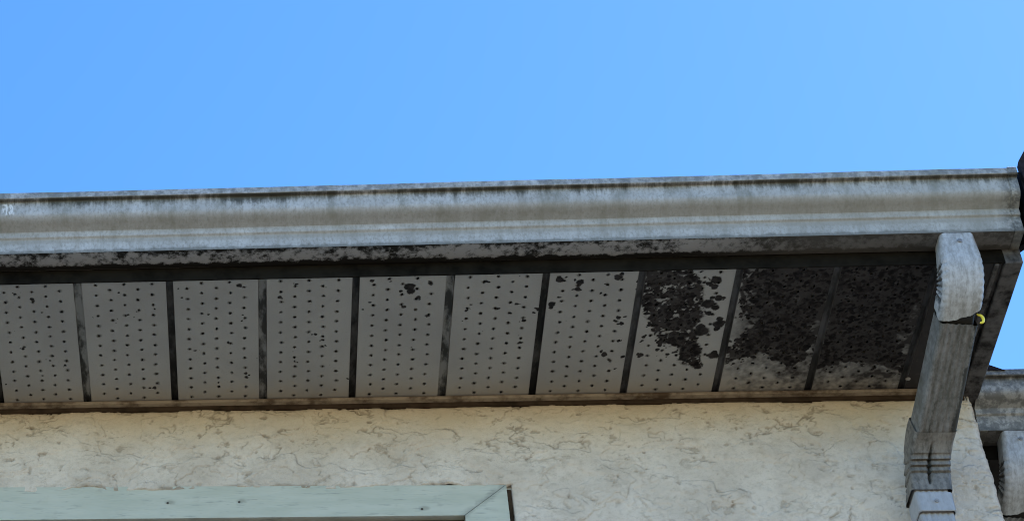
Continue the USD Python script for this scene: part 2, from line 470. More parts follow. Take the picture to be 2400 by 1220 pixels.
MOULD_SPOTS = [(1.0273, -0.2401, 0.0128), (1.032, -0.2986, 0.0112), (1.0314, -0.282, 0.008), (1.043, -0.2544, 0.008), (1.0498, -0.2542, 0.0048), (1.025, -0.1716, 0.0144), (1.0503, -0.1882, 0.0112), (1.0218, -0.1191, 0.0128), (1.0521, -0.1094, 0.0112), (1.0242, -0.0879, 0.009), (1.0053, -0.1062, 0.0096), (0.9619, -0.1451, 0.008), (0.9781, -0.149, 0.0112), (0.9585, -0.1262, 0.0048), (0.9335, -0.1127, 0.0058), (0.9341, -0.159, 0.0045), (0.9311, -0.1481, 0.0032), (0.978, -0.1137, 0.0038), (1.0153, -0.2929, 0.0038), (1.0068, -0.318, 0.0032), (1.1997, -0.2327, 0.008), (1.2009, -0.1469, 0.008), (1.1778, -0.0814, 0.0064), (1.1509, -0.0955, 0.007), (1.1857, -0.1211, 0.0058), (1.197, -0.1186, 0.0051), (0.5442, -0.2976, 0.0106), (0.5475, -0.2848, 0.008), (0.5591, -0.2705, 0.0051), (0.5365, -0.2468, 0.0045), (0.483, -0.3143, 0.0045), (0.4803, -0.2614, 0.0029), (0.5778, -0.224, 0.0045), (0.5783, -0.3049, 0.0045), (0.6672, -0.3071, 0.0045), (0.6459, -0.2498, 0.0032), (0.7205, -0.2484, 0.0038), (0.7544, -0.2366, 0.0045), (0.7771, -0.2458, 0.0077), (0.7844, -0.3066, 0.0083), (0.8176, -0.2993, 0.0077), (0.815, -0.2826, 0.0064), (0.7866, -0.2637, 0.0032), (0.8774, -0.3098, 0.0083), (0.8874, -0.2103, 0.0058), (0.8931, -0.195, 0.0048), (0.8933, -0.1514, 0.0045), (0.8731, -0.1166, 0.0064), (0.9032, -0.1091, 0.0048), (0.8816, -0.1008, 0.0032), (0.8937, -0.078, 0.0029), (0.3334, -0.2788, 0.0038), (0.3946, -0.1822, 0.0032), (0.4048, -0.1678, 0.0029), (0.4101, -0.1529, 0.0026), (0.3595, -0.1107, 0.0032), (0.3612, -0.3098, 0.0032), (0.6881, -0.2378, 0.0042), (0.6398, -0.235, 0.0035), (0.7345, -0.2071, 0.0042), (0.733, -0.1516, 0.0038), (0.2669, -0.3107, 0.0058), (-0.1057, -0.2989, 0.0029), (-0.0768, -0.2863, 0.0045), (-0.0753, -0.282, 0.0032), (0.0676, -0.2987, 0.0029), (0.0807, -0.2425, 0.0029), (0.2138, -0.2384, 0.0029), (0.2458, -0.1642, 0.0029), (0.1905, -0.1465, 0.0026), (0.2711, -0.2206, 0.0029), (-0.0334, -0.1119, 0.0032), (-0.0733, -0.0863, 0.0029), (0.1251, -0.2545, 0.0019), (0.1174, -0.0469, 0.0038), (-0.1025, -0.1576, 0.0032), (-0.0578, -0.1255, 0.0029), (0.275, -0.0826, 0.0042), (0.2767, -0.0713, 0.0029), (0.228, -0.0583, 0.0029)]


def sdf_poly(x, y, poly):
    """Signed distance to a polygon, positive inside."""
    p = np.asarray(poly, float)
    d = np.full(x.shape, 1e9); ins = np.zeros(x.shape, bool)
    for (x0, y0), (x1, y1) in zip(p, np.roll(p, -1, 0)):
        ex, ey = x1 - x0, y1 - y0
        t = np.clip(((x - x0) * ex + (y - y0) * ey) / (ex * ex + ey * ey), 0, 1)
        d = np.minimum(d, np.hypot(x - x0 - t * ex, y - y0 - t * ey))
        with np.errstate(divide='ignore', invalid='ignore'):
            ins ^= ((y0 > y) != (y1 > y)) & (x < ex * (y - y0) / np.where(ey == 0, 1e-12, ey) + x0)
    return np.where(ins, d, -d)


# mould colonies: seeded over the affected areas, plus the single ones that stand apart
_cr = np.random.default_rng(21)
_pts = []
_q = np.stack([_cr.uniform(.88, 1.46, 7500), _cr.uniform(-.33, 0, 7500)], 1)
_sd = np.max([sdf_poly(_q[:, 0], _q[:, 1], a_) for a_ in MOULD_AREAS], 0)
_nz = meshkit.fbm(np.stack([_q[:, 0] * 30, _q[:, 1] * 30, 0 * _sd], -1), 3, 4) - .5
_pr = np.clip(.55 + (_sd + _nz * .035) * 45, 0, 1) * (_sd > -.022)
for (x_, y_), p_, in zip(_q, _pr):
    if _cr.uniform() < p_ * .62:
        _pts.append((x_, y_, _cr.choice([.0018, .003, .0042, .0058], p=[.52, .32, .13, .03])))
for _ in range(150):
    x_, y_ = _cr.uniform(-.45, 1.0), _cr.uniform(-.325, -.02)
    if _cr.uniform() < .25 + .4 * (y_ < -.2):
        _pts.append((x_, y_, _cr.choice([.0010, .0016, .0024], p=[.5, .35, .15])))
for x_, y_, r_ in MOULD_SPOTS:
    _pts.append((x_, y_, r_ * .85))
    for _ in range(2):
        _pts.append((x_ + _cr.normal(0, r_ * .8), y_ + _cr.normal(0, r_ * .8), r_ * _cr.uniform(.3, .6)))
COLONY = np.array(_pts)
from scipy.spatial import cKDTree
_tree = cKDTree(COLONY[:, :2])


def growth(x, y, holes):
    jx = (meshkit.fbm(np.stack([x * 150, y * 150, 0 * x], -1), 3, 61) - .5) * .0052
    jy = (meshkit.fbm(np.stack([x * 150, y * 150, 0 * x], -1), 3, 62) - .5) * .0052
    dist, idx = _tree.query(np.stack([x + jx, y + jy], 1), k=10)
    rad = COLONY[idx, 2]
    spot = np.max(np.clip((rad - dist) / (.0012 + .45 * rad) + .42, 0, 1), 1)
    sds = [sdf_poly(x, y, a_) for a_ in MOULD_AREAS]
    nz = meshkit.fbm(np.stack([x * 42, y * 42, 0 * x + 1.5], -1), 4, 9) - .5
    nz2 = meshkit.fbm(np.stack([x * 110, y * 110, 0 * x + 4.5], -1), 4, 19) - .5
    sd = np.max(sds, 0) + .004 + nz * .030 + nz2 * .016
    solid = np.clip(sd / .004 + .5, 0, 1)
    gaps = sstep(nz2 + .7 * nz, .085, .17)
    film = np.clip(solid * (1 - .85 * gaps), 0, 1) * np.clip(.92 + nz * .8, .6, 1)
    # grey film that spreads from the mould towards the wall in the last panels
    right = sstep(x, 1.05, 1.12)
    film = np.maximum(film, right * np.clip(.60 + nz * 1.5 + nz2 * 1.1 + (-y - .10) * 3.6 + 1.2 * (x - 1.25), .0, .85))
    film = np.maximum(film, .85 * sstep(x, 1.370, 1.376))
    black = spot * (1 - .0 * gaps)
    black = np.maximum(black, solid * (1 - gaps) * np.clip(.35 + 2.2 * nz, 0, .6))
    dust = np.zeros_like(x)
    if len(holes):
        hd, hi = cKDTree(holes[:, :2]).query(np.stack([x + jx * .8, y + jy * .8], 1), k=1)
        dust = np.clip(1 - (hd - .0026) / (.0010 + .0014 * holes[hi, 2]), 0, 1) * .8
    return np.stack([black, film, dust], 1)


def panel_mesh(x0, x1, holes, shift, fine=True):
    """A sheet with its perforations left open, as (vertices, faces, growth)."""
    st = .0015 if fine else .004
    us = np.linspace(x0, x1, max(int((x1 - x0) / st), 6)); vs = np.linspace(Y0, Y1, max(int((Y1 - Y0) / st), 6))
    hl = []
    if holes:
        cx = .5 * (x0 + x1)
        for c in range(5):
            x = cx + (c - 2) * .0232
            y = Y1 - .006 - (.0129 if (c + shift) % 2 else 0)
            while y > Y0 + .002:
                hl.append((x + rng.normal(0, .0005), y + rng.normal(0, .0005), rng.uniform(0, 1), rng.uniform(.0017, .0025), rng.uniform(.0022, .0031)))
                y -= .0258
    hl = np.array(hl) if hl else np.zeros((0, 5))
    keep = None
    if len(hl):
        tree = cKDTree(hl[:, :2])

        def keep(U, V):
            d, i = tree.query(np.stack([U.ravel(), V.ravel()], 1))
            h = hl[i]
            e = ((U.ravel() - h[:, 0]) / h[:, 3]) ** 2 + ((V.ravel() - h[:, 1]) / h[:, 4]) ** 2
            return (e > 1).reshape(U.shape)
    bow = rng.uniform(.0002, .0010)
    v, f = grid_mesh(us, vs, lambda U, V: np.stack([U, V, .0004 + bow * np.sin(np.pi * (U - x0) / (x1 - x0)) * (.6 + .4 * np.sin(V * 9 + x0 * 20))], -1), keep)
    return v, f[:, ::-1], growth(v[:, 0], v[:, 1], hl)


def groove_mesh(x, w, deep=.009):
    prof = [(-w / 2, 0), (-w / 2, TH), (-w / 2 + .001, deep), (w / 2 - .001, deep), (w / 2, TH), (w / 2, 0)]
    pts, fs = [], []
    for j, yy in enumerate((Y0, Y1)):
        pts += [(x + a, yy, b) for a, b in prof]
    k = len(prof)
    for i in range(k - 1):
        fs.append((i, i + 1, k + i + 1, k + i))
    return np.array(pts), np.array(fs)


seams = list(range(-15, 10))
edges = []
for i in seams:
    wide = i % 2 == 0 and i < 6
    w = .0138 if wide else .0118
    x = i * P
    edges.append((x, w))
    mat = SEAM_LIGHT if wide else (SEAM_DARK if i < 6 else SEAM_GREY)
    obj('soffit_groove', groove_mesh(x, w), mat, house)
for k in range(len(seams)):
    x0 = edges[k][0] + edges[k][1] / 2
    x1 = edges[k + 1][0] - edges[k + 1][1] / 2 if k + 1 < len(seams) else 1.4585
    lab = 'panel almost black with mould' if seams[k] in (7, 8) else ('pale panel half covered by black mould' if seams[k] == 6 else None)
    pv_, pf_, gr_ = panel_mesh(x0, x1, seams[k] >= -3 and seams[k] < 9, seams[k] % 2, seams[k] >= -3)
    obj('soffit_panel', (pv_, pf_), SOFFIT, house, label=lab, growth_=gr_)
obj('soffit_panel', box(LEFT, edges[0][0] - .006, Y0, Y1, 0, TH), SOFFIT, house)
# corner channel and return at the right end of the eave box
obj('corner_channel', cat(cbox(1.4585, 1.4655, Y0, .10, -.003, .004, .001), box(1.4655, 1.4735, Y0, .10, .007, .009)), ENDPANEL, house)
obj('eave_return', cbox(1.4735, 1.5015, -D - .0005, .62, -.002, .10, .0015), ENDPANEL, house)
# fascia trim and the channel along the wall
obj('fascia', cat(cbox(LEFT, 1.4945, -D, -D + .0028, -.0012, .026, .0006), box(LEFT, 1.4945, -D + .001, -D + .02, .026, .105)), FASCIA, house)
obj('wall_channel', cat(cbox(LEFT, 1.470, -.0145, -.0005, -.0062, -.0006, .0008)), CHANNEL, house)
obj('channel_recess', box(LEFT, 1.4735, -.0035, .004, -.0158, -.0063), STAIN_SHADE, house)  # stained strip, coloured dark to give the shadow line under the channel

# --- roof: rake board, deck and courses of shingles
def roof_slab(x0, x1, y0, y1, zb, t, slope, sx=0):
    pts = []
    for x in (x0, x1):
        for y, zz in ((y0, 0), (y1, 0), (y1, t), (y0, t)):
            pts.append((x, y, zb + slope * (y - y0) + zz))
    m = trimesh.convex.convex_hull(np.array(pts))
    return m


RY = -.408
roof = part('roof', house)
ridge_y = DEEP / 2
obj('deck', roof_slab(LEFT - .2, 1.497, -D + .002, ridge_y, .108, .02, SLOPE), RAKE, roof)
obj('deck', roof_slab(LEFT - .2, 1.497, DEEP + .33, ridge_y, .108, .02, -SLOPE), RAKE, roof)
obj('rake_board', roof_slab(1.5075, 1.522, -.398, ridge_y, -.006, .135, SLOPE), RAKE, roof)
obj('rake_shingle', trimesh.convex.convex_hull(np.array([[1.5105, -.404, .10], [1.5105, -.404, .147], [1.545, -.404, .150], [1.545, -.404, .205], [1.5115, -.39, .10], [1.5115, -.39, .147], [1.545, -.39, .150], [1.545, -.39, .205]])), SHINGLE, roof)
obj('rake_board', roof_slab(1.4995, 1.517, DEEP + .33, ridge_y, .012, .125, -SLOPE), RAKE, roof)
yy = -D - .028
k = 0
while yy < ridge_y - .05:
    y1 = min(yy + .30, ridge_y)
    xr = 1.523 + rng.uniform(-.003, .004)
    obj('shingle_course', roof_slab(LEFT - .24, xr, yy, y1, .1285 + SLOPE * (yy + D + .0) + (.0055 if k % 2 else .0) + .002, .006, SLOPE), SHINGLE, roof)
    yy += .14
    k += 1
obj('rear_shingles', roof_slab(LEFT - .24, 1.523, DEEP + .42, ridge_y, .09, .012, -SLOPE), SHINGLE, roof)
gable = trimesh.creation.extrude_polygon(Polygon([(0, .1), (DEEP, .1), (ridge_y, .1 + SLOPE * ridge_y)]), .02, engine='earcut')
gable.apply_transform(np.array([[0, 0, 1, CORNER - .03], [1, 0, 0, 0], [0, 1, 0, 0], [0, 0, 0, 1.0]]))
g2 = gable.copy(); g2.apply_translation([LEFT - CORNER - .05, 0, 0])
obj('gable', gable, PLASTER, house)
obj('gable', g2, PLASTER, house)

_pk = trimesh.creation.extrude_polygon(Polygon([(-D + .003, .1005), (.62, .1005), (.62, .107 + SLOPE * (.62 + D)), (-D + .003, .1075)]), .006, engine='earcut')
_pk.apply_transform(np.array([[0, 0, 1, 1.4885], [1, 0, 0, 0], [0, 1, 0, 0], [0, 0, 0, 1.0]]))
obj('eave_end', _pk, ENDPANEL, house)

# --- window with its mitred boards
win = part('window', house, 'window with mitred pale green boards')
BY = -.0012


def board(poly, y0, y1):
    m = trimesh.creation.extrude_polygon(Polygon(poly), y1 - y0, engine='earcut')
    m.apply_transform(np.array([[1, 0, 0, 0], [0, 0, 1, y0], [0, 1, 0, 0], [0, 0, 0, 1.0]]))
    m.fix_normals()
    return m


IR, IT = .6305, -.2445
OR = .7025
wl, wb = WIN_L + .008, WIN_B + .008
obj('head_board', board([(wl + .001, WIN_T + .012), (OR - .0012, WIN_T - .001), (IR - .0012, IT), (wl + .072, IT)], BY, .03), BOARD, win)
obj('side_board', board([(OR, WIN_T - .002), (OR, wb), (IR, wb + .07), (IR, IT - .001)], BY - .0015, .03), BOARD, win)
obj('side_board', board([(wl, WIN_T - .002), (wl, wb), (wl + .071, wb + .07), (wl + .071, IT - .001)], BY, .03), BOARD, win)
obj('sill_board', board([(wl + .001, wb), (OR - .001, wb), (IR - .001, wb + .069), (wl + .072, wb + .069)], BY, .03), BOARD, win)
obj('reveal', cat(box(wl + .072, IR - .0015, .012, .03, IT - .0085, IT - .0005), box(IR - .0105, IR - .0025, .012, .03, wb + .08, IT - .0085)), STAIN_SHADE, win)
fr = [cbox(wl + .08, IR - .011, .004, .05, IT - .060, IT - .0088, .003), cbox(wl + .08, IR - .011, .004, .05, wb + .08, wb + .13, .003),
      cbox(wl + .08, wl + .13, .004, .05, wb + .13, IT - .06, .003), cbox(IR - .061, IR - .011, .004, .05, wb + .13, IT - .06, .003),
      cbox(-.06, -.01, .006, .05, wb + .13, IT - .06, .003)]
obj('window_frame', cat(*fr), FRAME, win)
obj('pane', box(wl + .13, -.06, .028, .032, wb + .13, IT - .06), GLASS, win)
obj('pane', box(-.01, IR - .061, .028, .032, wb + .13, IT - .06), GLASS, win)
obj('slot', box(OR + .0005, WIN_R - .0005, .006, .03, wb, WIN_T - .006), STAIN_SHADE, win)
for x, z in ((.139, -.213), (.259, -.2125), (.561, -.231)):
    m = trimesh.creation.icosphere(2, .0021); m.apply_scale([1, .5, 1]); m.apply_translation([x, BY - .0004, z])
    obj('nail_head', m, NAIL, win, smooth=True)

# --- the wing, set back to the right
WX1 = 5.5
wing_off = np.array([0, WY, WZ])
obj('wing_wall', box(CORNER, WX1, WY, WY + .12, -H, WZ + .15), PLASTER, house)
obj('wing_side_wall', box(WX1 - .12, WX1, WY + .12, DEEP, -H, WZ + .2), PLASTER, house)
obj('wing_rear_wall', box(CORNER, WX1 - .12, DEEP - .12, DEEP, -H, WZ + .2), PLASTER, house)
for i in range(6):
    x0 = CORNER + .004 + i * P
    pv_, pf_, gr_ = panel_mesh(x0 + .006, x0 + P - .006, True, i % 2)
    obj('wing_soffit_panel', (pv_ + wing_off, pf_), SOFFIT, house, growth_=np.clip(gr_ + np.array([0, .5, 0]), 0, 1))  # film raised evenly to paint the shade on this set-back soffit
    gv_, gf_ = groove_mesh(x0 + P, .0118)
    obj('wing_soffit_groove', (gv_ + wing_off, gf_), SEAM_GREY, house)
obj('wing_soffit_panel', box(CORNER + .01 + 6 * P, WX1, WY + Y0, WY + Y1, WZ, WZ + TH), SOFFIT, house)
obj('wing_fascia', cat(cbox(CORNER, WX1, WY - D, WY - D + .0028, WZ - .0012, WZ + .026, .0006), box(CORNER, WX1, WY - D + .001, WY - D + .02, WZ + .026, WZ + .105)), FASCIA, house)
wroof = part('wing_roof', house)
obj('deck', roof_slab(CORNER, WX1 + .1, WY - D + .002, ridge_y + .3, WZ + .108, .02, SLOPE), RAKE, wroof)
obj('deck', roof_slab(CORNER, WX1 + .1, DEEP + .33, ridge_y + .3, WZ + .108, .02, -SLOPE), RAKE, wroof)
yy = WY - D - .028; k = 0
while yy < ridge_y + .2:
    obj('shingle_course', roof_slab(CORNER + .002, WX1 + .13, yy, min(yy + .30, ridge_y + .3), WZ + .1305 + SLOPE * (yy - WY + D) + (.0055 if k % 2 else 0), .006, SLOPE), SHINGLE, wroof)
    yy += .14; k += 1
# shingled kick-out wedge where the wing roof meets the side wall
kx = np.array([[CORNER + .001, -.005, .045], [1.552, -.005, .043], [CORNER + .001, -.005, .078], [CORNER + .001, .20, .17], [1.552, .20, .165], [CORNER + .001, .20, .205]])
obj('kick_out_flashing', trimesh.convex.convex_hull(kx), SHINGLE, wroof)

# ------------------------------------------------------------------ gutters
# profile (forward from the bottom's front edge, height above the bottom)
PROF = [(0, 0), (.0004, .010), (.0004, .022), (.0005, .0290), (.0015, .0305), (.0042, .0315), (.0052, .0330), (.0052, .0405), (.0060, .0425),
        (.0100, .0446), (.0150, .0470), (.0195, .0487), (.0243, .0508), (.0284, .0535), (.0312, .0570), (.0328, .0618), (.0335, .0700), (.0338, .0815),
        (.0344, .0848), (.0364, .0856), (.0410, .0854), (.0424, .0866), (.0426, .0890), (.0426, .0965), (.0420, .0985), (.0400, .0992), (.0330, .0990)]
BACK = .0425


def make_gutter(name, label, x0, x1, off, screws=()):
    t = thing(name, label, 'gutter', loc=(off[0], off[1], H + off[2]), group=None)
    nx = max(int((x1 - x0) / .012), 8)
    X = np.linspace(x0, x1, nx)
    a = np.array(PROF)
    # finer profile
    prof = a
    yf = -D - .0012 - BACK
    XX, K = np.meshgrid(X, np.arange(len(prof)), indexing='ij')
    o, h = prof[K, 0], prof[K, 1]
    pt = np.stack([XX * 3.1, h * 20, 0 * XX], -1)
    wav = (meshkit.fbm(pt, 3, 5) - .5) * .0022 + (meshkit.fbm(np.stack([XX * 16, h * 50, 0 * XX], -1), 3, 9) - .5) * .0010
    wav *= np.clip(h / .02, 0, 1)
    pts = np.stack([XX, yf - o - wav, .026 + h + .0006 * (meshkit.fbm(np.stack([XX * 4, 0 * XX, 0 * XX], -1), 3, 2) - .5)], -1)
    idx = np.arange(XX.size).reshape(XX.shape)
    f = np.stack([idx[:-1, :-1], idx[1:, :-1], idx[1:, 1:], idx[:-1, 1:]], -1).reshape(-1, 4)
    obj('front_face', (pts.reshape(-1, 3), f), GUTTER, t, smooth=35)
    # bottom with a slightly uneven surface, and the back
    yb = np.linspace(yf, yf + BACK, 9)
    v, f = grid_mesh(X, yb, lambda U, V: np.stack([U, V, .026 + .0008 * (meshkit.fbm(np.stack([U * 5, V * 30, 0 * U], -1), 3, 4) - .5) * np.clip((V - yf) / .01, 0, 1)], -1))
    obj('bottom', (v, f[:, ::-1]), BOTTOM, t, smooth=True)
    obj('back', box(x0, x1, yf + BACK - .0008, yf + BACK + .0004, .0262, .125), GUTTER, t)
    poly = Polygon([(yf - o_, .026 + h_) for o_, h_ in PROF] + [(yf + BACK, .125), (yf + BACK, .026)]).buffer(.0012)
    cap = trimesh.creation.extrude_polygon(poly, .0014, engine='earcut')
    T = np.array([[0, 0, 1, 0], [1, 0, 0, 0], [0, 1, 0, 0], [0, 0, 0, 1.0]])
    cap.apply_transform(T)
    band = trimesh.creation.extrude_polygon(poly.difference(poly.buffer(-.0022)), .012, engine='earcut')
    band.apply_transform(T)
    for xe, d in ((x1, -1), (x0, 1)):
        c1 = cap.copy(); c1.apply_translation([xe, 0, 0])
        b1 = band.copy(); b1.apply_translation([xe - .0118 if d < 0 else xe + .0014, 0, 0])
        obj('end_cap', cat(c1, b1), GUTTER, t)
    for xs_ in np.arange(x0 + .5, x1 - .2, .62):
        obj('hanger', box(xs_, xs_ + .018, yf - .034, yf + BACK, .118, .1195), METAL, t)
    return t


make_gutter('gutter', 'long weathered grey gutter under the sky, along the near eave', LEFT, 1.4978, (0, 0, 0))
make_gutter('gutter', 'short stained gutter end behind the wall corner, on the lower set-back eave', CORNER + .013, WX1, (0, WY, WZ))

# ------------------------------------------------------------------ downspouts
def section(w, d, flutes=0, depth=.0014, r=.0055, n=14):
    """Points (u across, v outward: 0 at the outer or under face, -d at the inner face), counter-clockwise from the middle of the outer face."""
    us = np.linspace(-w / 2 + r, w / 2 - r, 41)
    face = [(u, -depth * (.5 - .5 * math.cos(2 * math.pi * flutes * (u + w / 2 - r) / (w - 2 * r))) if flutes else 0) for u in us]
    pts = list(face)
    for k in range(1, 6):
        a = math.pi / 2 * k / 6
        pts.append((w / 2 - r + r * math.sin(a), -r + r * math.cos(a)))
    pts += [(w / 2, v) for v in np.linspace(-r, -d + r, 9)]
    for k in range(1, 5):
        a = math.pi / 2 * k / 5
        pts.append((w / 2 - r + r * math.cos(a), -d + r - r * math.sin(a)))
    pts += [(u, -d) for u in np.linspace(w / 2 - r, -w / 2 + r, 15)]
    for k in range(1, 5):
        a = math.pi / 2 * k / 5
        pts.append((-w / 2 + r - r * math.sin(a), -d + r - r * math.cos(a)))
    pts += [(-w / 2, v) for v in np.linspace(-d + r, -r, 9)]
    for k in range(1, 6):
        a = math.pi / 2 * k / 6
        pts.append((-w / 2 + r - r * math.cos(a), -r + r * math.sin(a)))
    return np.array(pts)


def sweep(path, tang, xc, widths, d, flutes=0, mod=None, end_shift=None, depth=.0014, r=.0055):
    """path (n, 2) in y-z, tang (n, 2) its unit tangent, xc (n) centre in x, widths (n)."""
    rings = []
    for i, ((y, z), (ty, tz), x, w) in enumerate(zip(path, tang, xc, widths)):
        s = section(w, d if np.ndim(d) == 0 else d[i], flutes, depth, r)
        ny, nz = tz, -ty                       # outward: to the left of travel (front, then under)
        u, v = s[:, 0], s[:, 1].copy()
        if mod is not None:
            u, v = mod(i, u.copy(), v)
        e = 0 if end_shift is None else end_shift(i, s[:, 0], s[:, 1])
        rings.append(np.stack([x + u, y + v * ny + e * ty, z + v * nz + e * tz], -1))
    r = np.array(rings)
    n_, k = r.shape[:2]
    idx = np.arange(n_ * k).reshape(n_, k)
    nx_ = np.roll(idx, -1, 1)
    f = np.stack([idx[:-1], nx_[:-1], nx_[1:], idx[1:]], -1).reshape(-1, 4)
    return r.reshape(-1, 3), f[:, ::-1]


A22 = math.radians(22)
T22 = np.array([math.cos(A22), -math.sin(A22)])


def make_downspout(name, label, off, moss):
    t = thing(name, label, 'downspout', loc=(off[0], off[1], H + off[2]))
    # upper elbow: outer face path
    pts, tg = [], []
    for z in np.linspace(.0255, -.02, 10):
        pts.append((-.371, z)); tg.append((0, -1))
    R = .07
    for a in np.linspace(0, math.radians(68), 60)[1:]:
        pts.append((-.301 - R * math.cos(a), -.02 - R * math.sin(a))); tg.append((math.sin(a), -math.cos(a)))
    p0 = np.array(pts[-1])
    for s in np.linspace(0, .027, 10)[1:]:
        pts.append(tuple(p0 + T22 * s)); tg.append(tuple(T22))
    pts, tg = np.array(pts), np.array(tg)
    L = np.r_[0, np.cumsum(np.linalg.norm(np.diff(pts, axis=0), axis=1))]
    tot = L[-1]
    xc = np.interp(L, [0, .05, .10, tot], [1.397, 1.3945, 1.3925, 1.391])
    w = np.interp(L, [0, .012, .045, .075, .12, tot], [.0525, .0545, .062, .0645, .064, .0625])
    nseed = 3

    def mod(i, u, v):
        s = L[i]
        inarc = sstep(np.array(s), .03, .05) * (1 - sstep(np.array(s), tot - .030, tot - .012))
        ph = (s / .0135) % 1.0
        saw = (1 - abs(2 * ph - 1)) ** 2
        side = sstep(-v, .003, .016)
        sgn = np.sign(u)
        u2 = u - sgn * side * inarc * saw * .0042
        corner = sstep(np.abs(u), .020, .031) * (1 - side)
        v2 = v - corner * inarc * saw * .0022
        # soft dents in the outer face
        dn = meshkit.fbm(np.stack([u * 40, 0 * u + s * 26, 0 * u], -1), 3, nseed) - .5
        v2 = v2 + dn * .0014 * (v > -.004)
        return u2, v2

    def tear(i, u, v):
        k = np.clip((L[i] - (tot - .02)) / .02, 0, 1)
        n1 = meshkit.fbm(np.stack([u * 70, v * 40, 0 * u], -1), 3, 8) - .5
        arch = -.012 * np.clip((u + .0) / .03, -.4, 1)
        return k * (n1 * .011 + arch * (v > -.02))

    ev, ef = sweep(pts, tg, xc, w, .0425, 0, mod, tear, r=.0085)
    crease_dirt = []
    for i in range(len(pts)):
        sct = section(w[i], .0425, r=.0085)
        s_ = L[i]
        ina = sstep(np.array(s_), .03, .05) * (1 - sstep(np.array(s_), tot - .014, tot - .004))
        ph = (s_ / .0135) % 1.0
        saw = (1 - abs(2 * ph - 1)) ** 3
        sd_ = sstep(np.abs(sct[:, 0]), .0262, .0310) * np.where(sct[:, 0] > 0, .45, 1)
        blot = meshkit.fbm(np.stack([sct[:, 0] * 60, 0 * sct[:, 0] + s_ * 50, 0 * sct[:, 0]], -1), 3, 55)
        crease_dirt.append(np.clip(.30 * ina * saw * sd_ * sstep(blot, .45, .65) + .75 * blot * ina * sstep(-sct[:, 0], .022, .031) * sstep(-sct[:, 1], .0, .01), 0, 1))
    crease_dirt = np.concatenate(crease_dirt)
    el = obj('upper_elbow', (ev, ef), ELBOW, t, smooth=True, dirt_shade=crease_dirt)
    sc = trimesh.creation.cylinder(.0034, .0022, sections=16)
    sc.apply_transform(trimesh.transformations.rotation_matrix(math.pi / 2, [1, 0, 0]))
    hole = trimesh.creation.cylinder(.0017, .0012, sections=6)
    hole.apply_transform(trimesh.transformations.rotation_matrix(math.pi / 2, [1, 0, 0])); hole.apply_translation([0, -.0014, 0])
    s1 = cat(sc, hole); s1.apply_translation([1.3975, -.3722, .008])
    screw = s1
    # sleeve coloured black to paint the shade in the open gap between elbow and pipe
    q0 = p0 + T22 * .010
    ss = np.linspace(0, .055, 8)
    path = np.array([q0 + T22 * s for s in ss]); tt = np.tile(T22, (8, 1))
    sl = sweep(path + np.array([T22[1], -T22[0]]) * -.006, tt, np.full(8, 1.3905), np.full(8, .049), .035)
    # pipe
    q1 = p0 + T22 * .034
    Lp = (-.102 - q1[0]) / T22[0]
    ss = np.linspace(0, Lp, 40)
    path = np.array([q1 + T22 * s for s in ss]); tt = np.tile(T22, (40, 1))

    def pend(i, u, v):
        k = np.clip(1 - ss[i] / .03, 0, 1)
        return k * (np.clip((u + .03) / .06, 0, 1) * .008 + (meshkit.fbm(np.stack([u * 60, v * 40, 0 * u], -1), 3, 18) - .5) * .005)

    obj('joint_shade_sleeve', sl, GAP_SHADE, t, smooth=40)
    xcp = np.interp(ss, [0, Lp], [1.3910, 1.3755])
    pv, pf = sweep(path, tt, xcp, np.interp(ss, [0, Lp], [.0575, .0615]), 0.046, 5, None, pend, depth=.0024)
    pd = []
    for i in range(len(ss)):
        sct = section(.058, .046)
        grow = meshkit.fbm(np.array([[ss[i] * 45, 2.0, 0]]), 4, 33)[0]
        moss_ = sstep(sct[:, 0], .0215 - .008 * grow, .0275) * (.25 + 1.1 * grow)
        low = sstep(np.array(ss[i]), Lp - .10, Lp) * .22
        vein = .35 * np.exp(-((sct[:, 0] + .012) / .0022) ** 2) * (sct[:, 1] > -.004)
        pd.append(np.clip(moss_ + low + vein, 0, 1))
    pd = np.concatenate(pd)
    obj('pipe', (pv, pf), PIPE, t, smooth=True, dirt_shade=pd)
    # lower elbow: under face is the concave one, with crimps
    e0 = path[-1] - np.array([T22[1], -T22[0]]) * -.0012
    R2 = .047
    nrm = np.array([-math.sin(A22), -math.cos(A22)])
    cen = e0 + nrm * R2
    pts2, tg2 = [tuple(e0 - T22 * .012), tuple(e0)], [tuple(T22), tuple(T22)]
    for a in np.linspace(0, math.radians(68), 70)[1:]:
        ang = math.pi / 2 - A22 - a
        # rotate -nrm clockwise
        ca, sa = math.cos(-a), math.sin(-a)
        rv = -nrm
        rv = np.array([ca * rv[0] - sa * rv[1], sa * rv[0] + ca * rv[1]])
        pts2.append(tuple(cen + R2 * rv))
        tv = np.array([ca * T22[0] - sa * T22[1], sa * T22[0] + ca * T22[1]])
        tg2.append(tuple(tv))
    for s in np.linspace(.0, .035, 8)[1:]:
        pts2.append((pts2[71 - 1 + 0][0] if False else pts2[-1][0], pts2[-1][1] - .005)); tg2.append((0, -1))
    pts2, tg2 = np.array(pts2), np.array(tg2)
    L2 = np.r_[0, np.cumsum(np.linalg.norm(np.diff(pts2, axis=0), axis=1))]

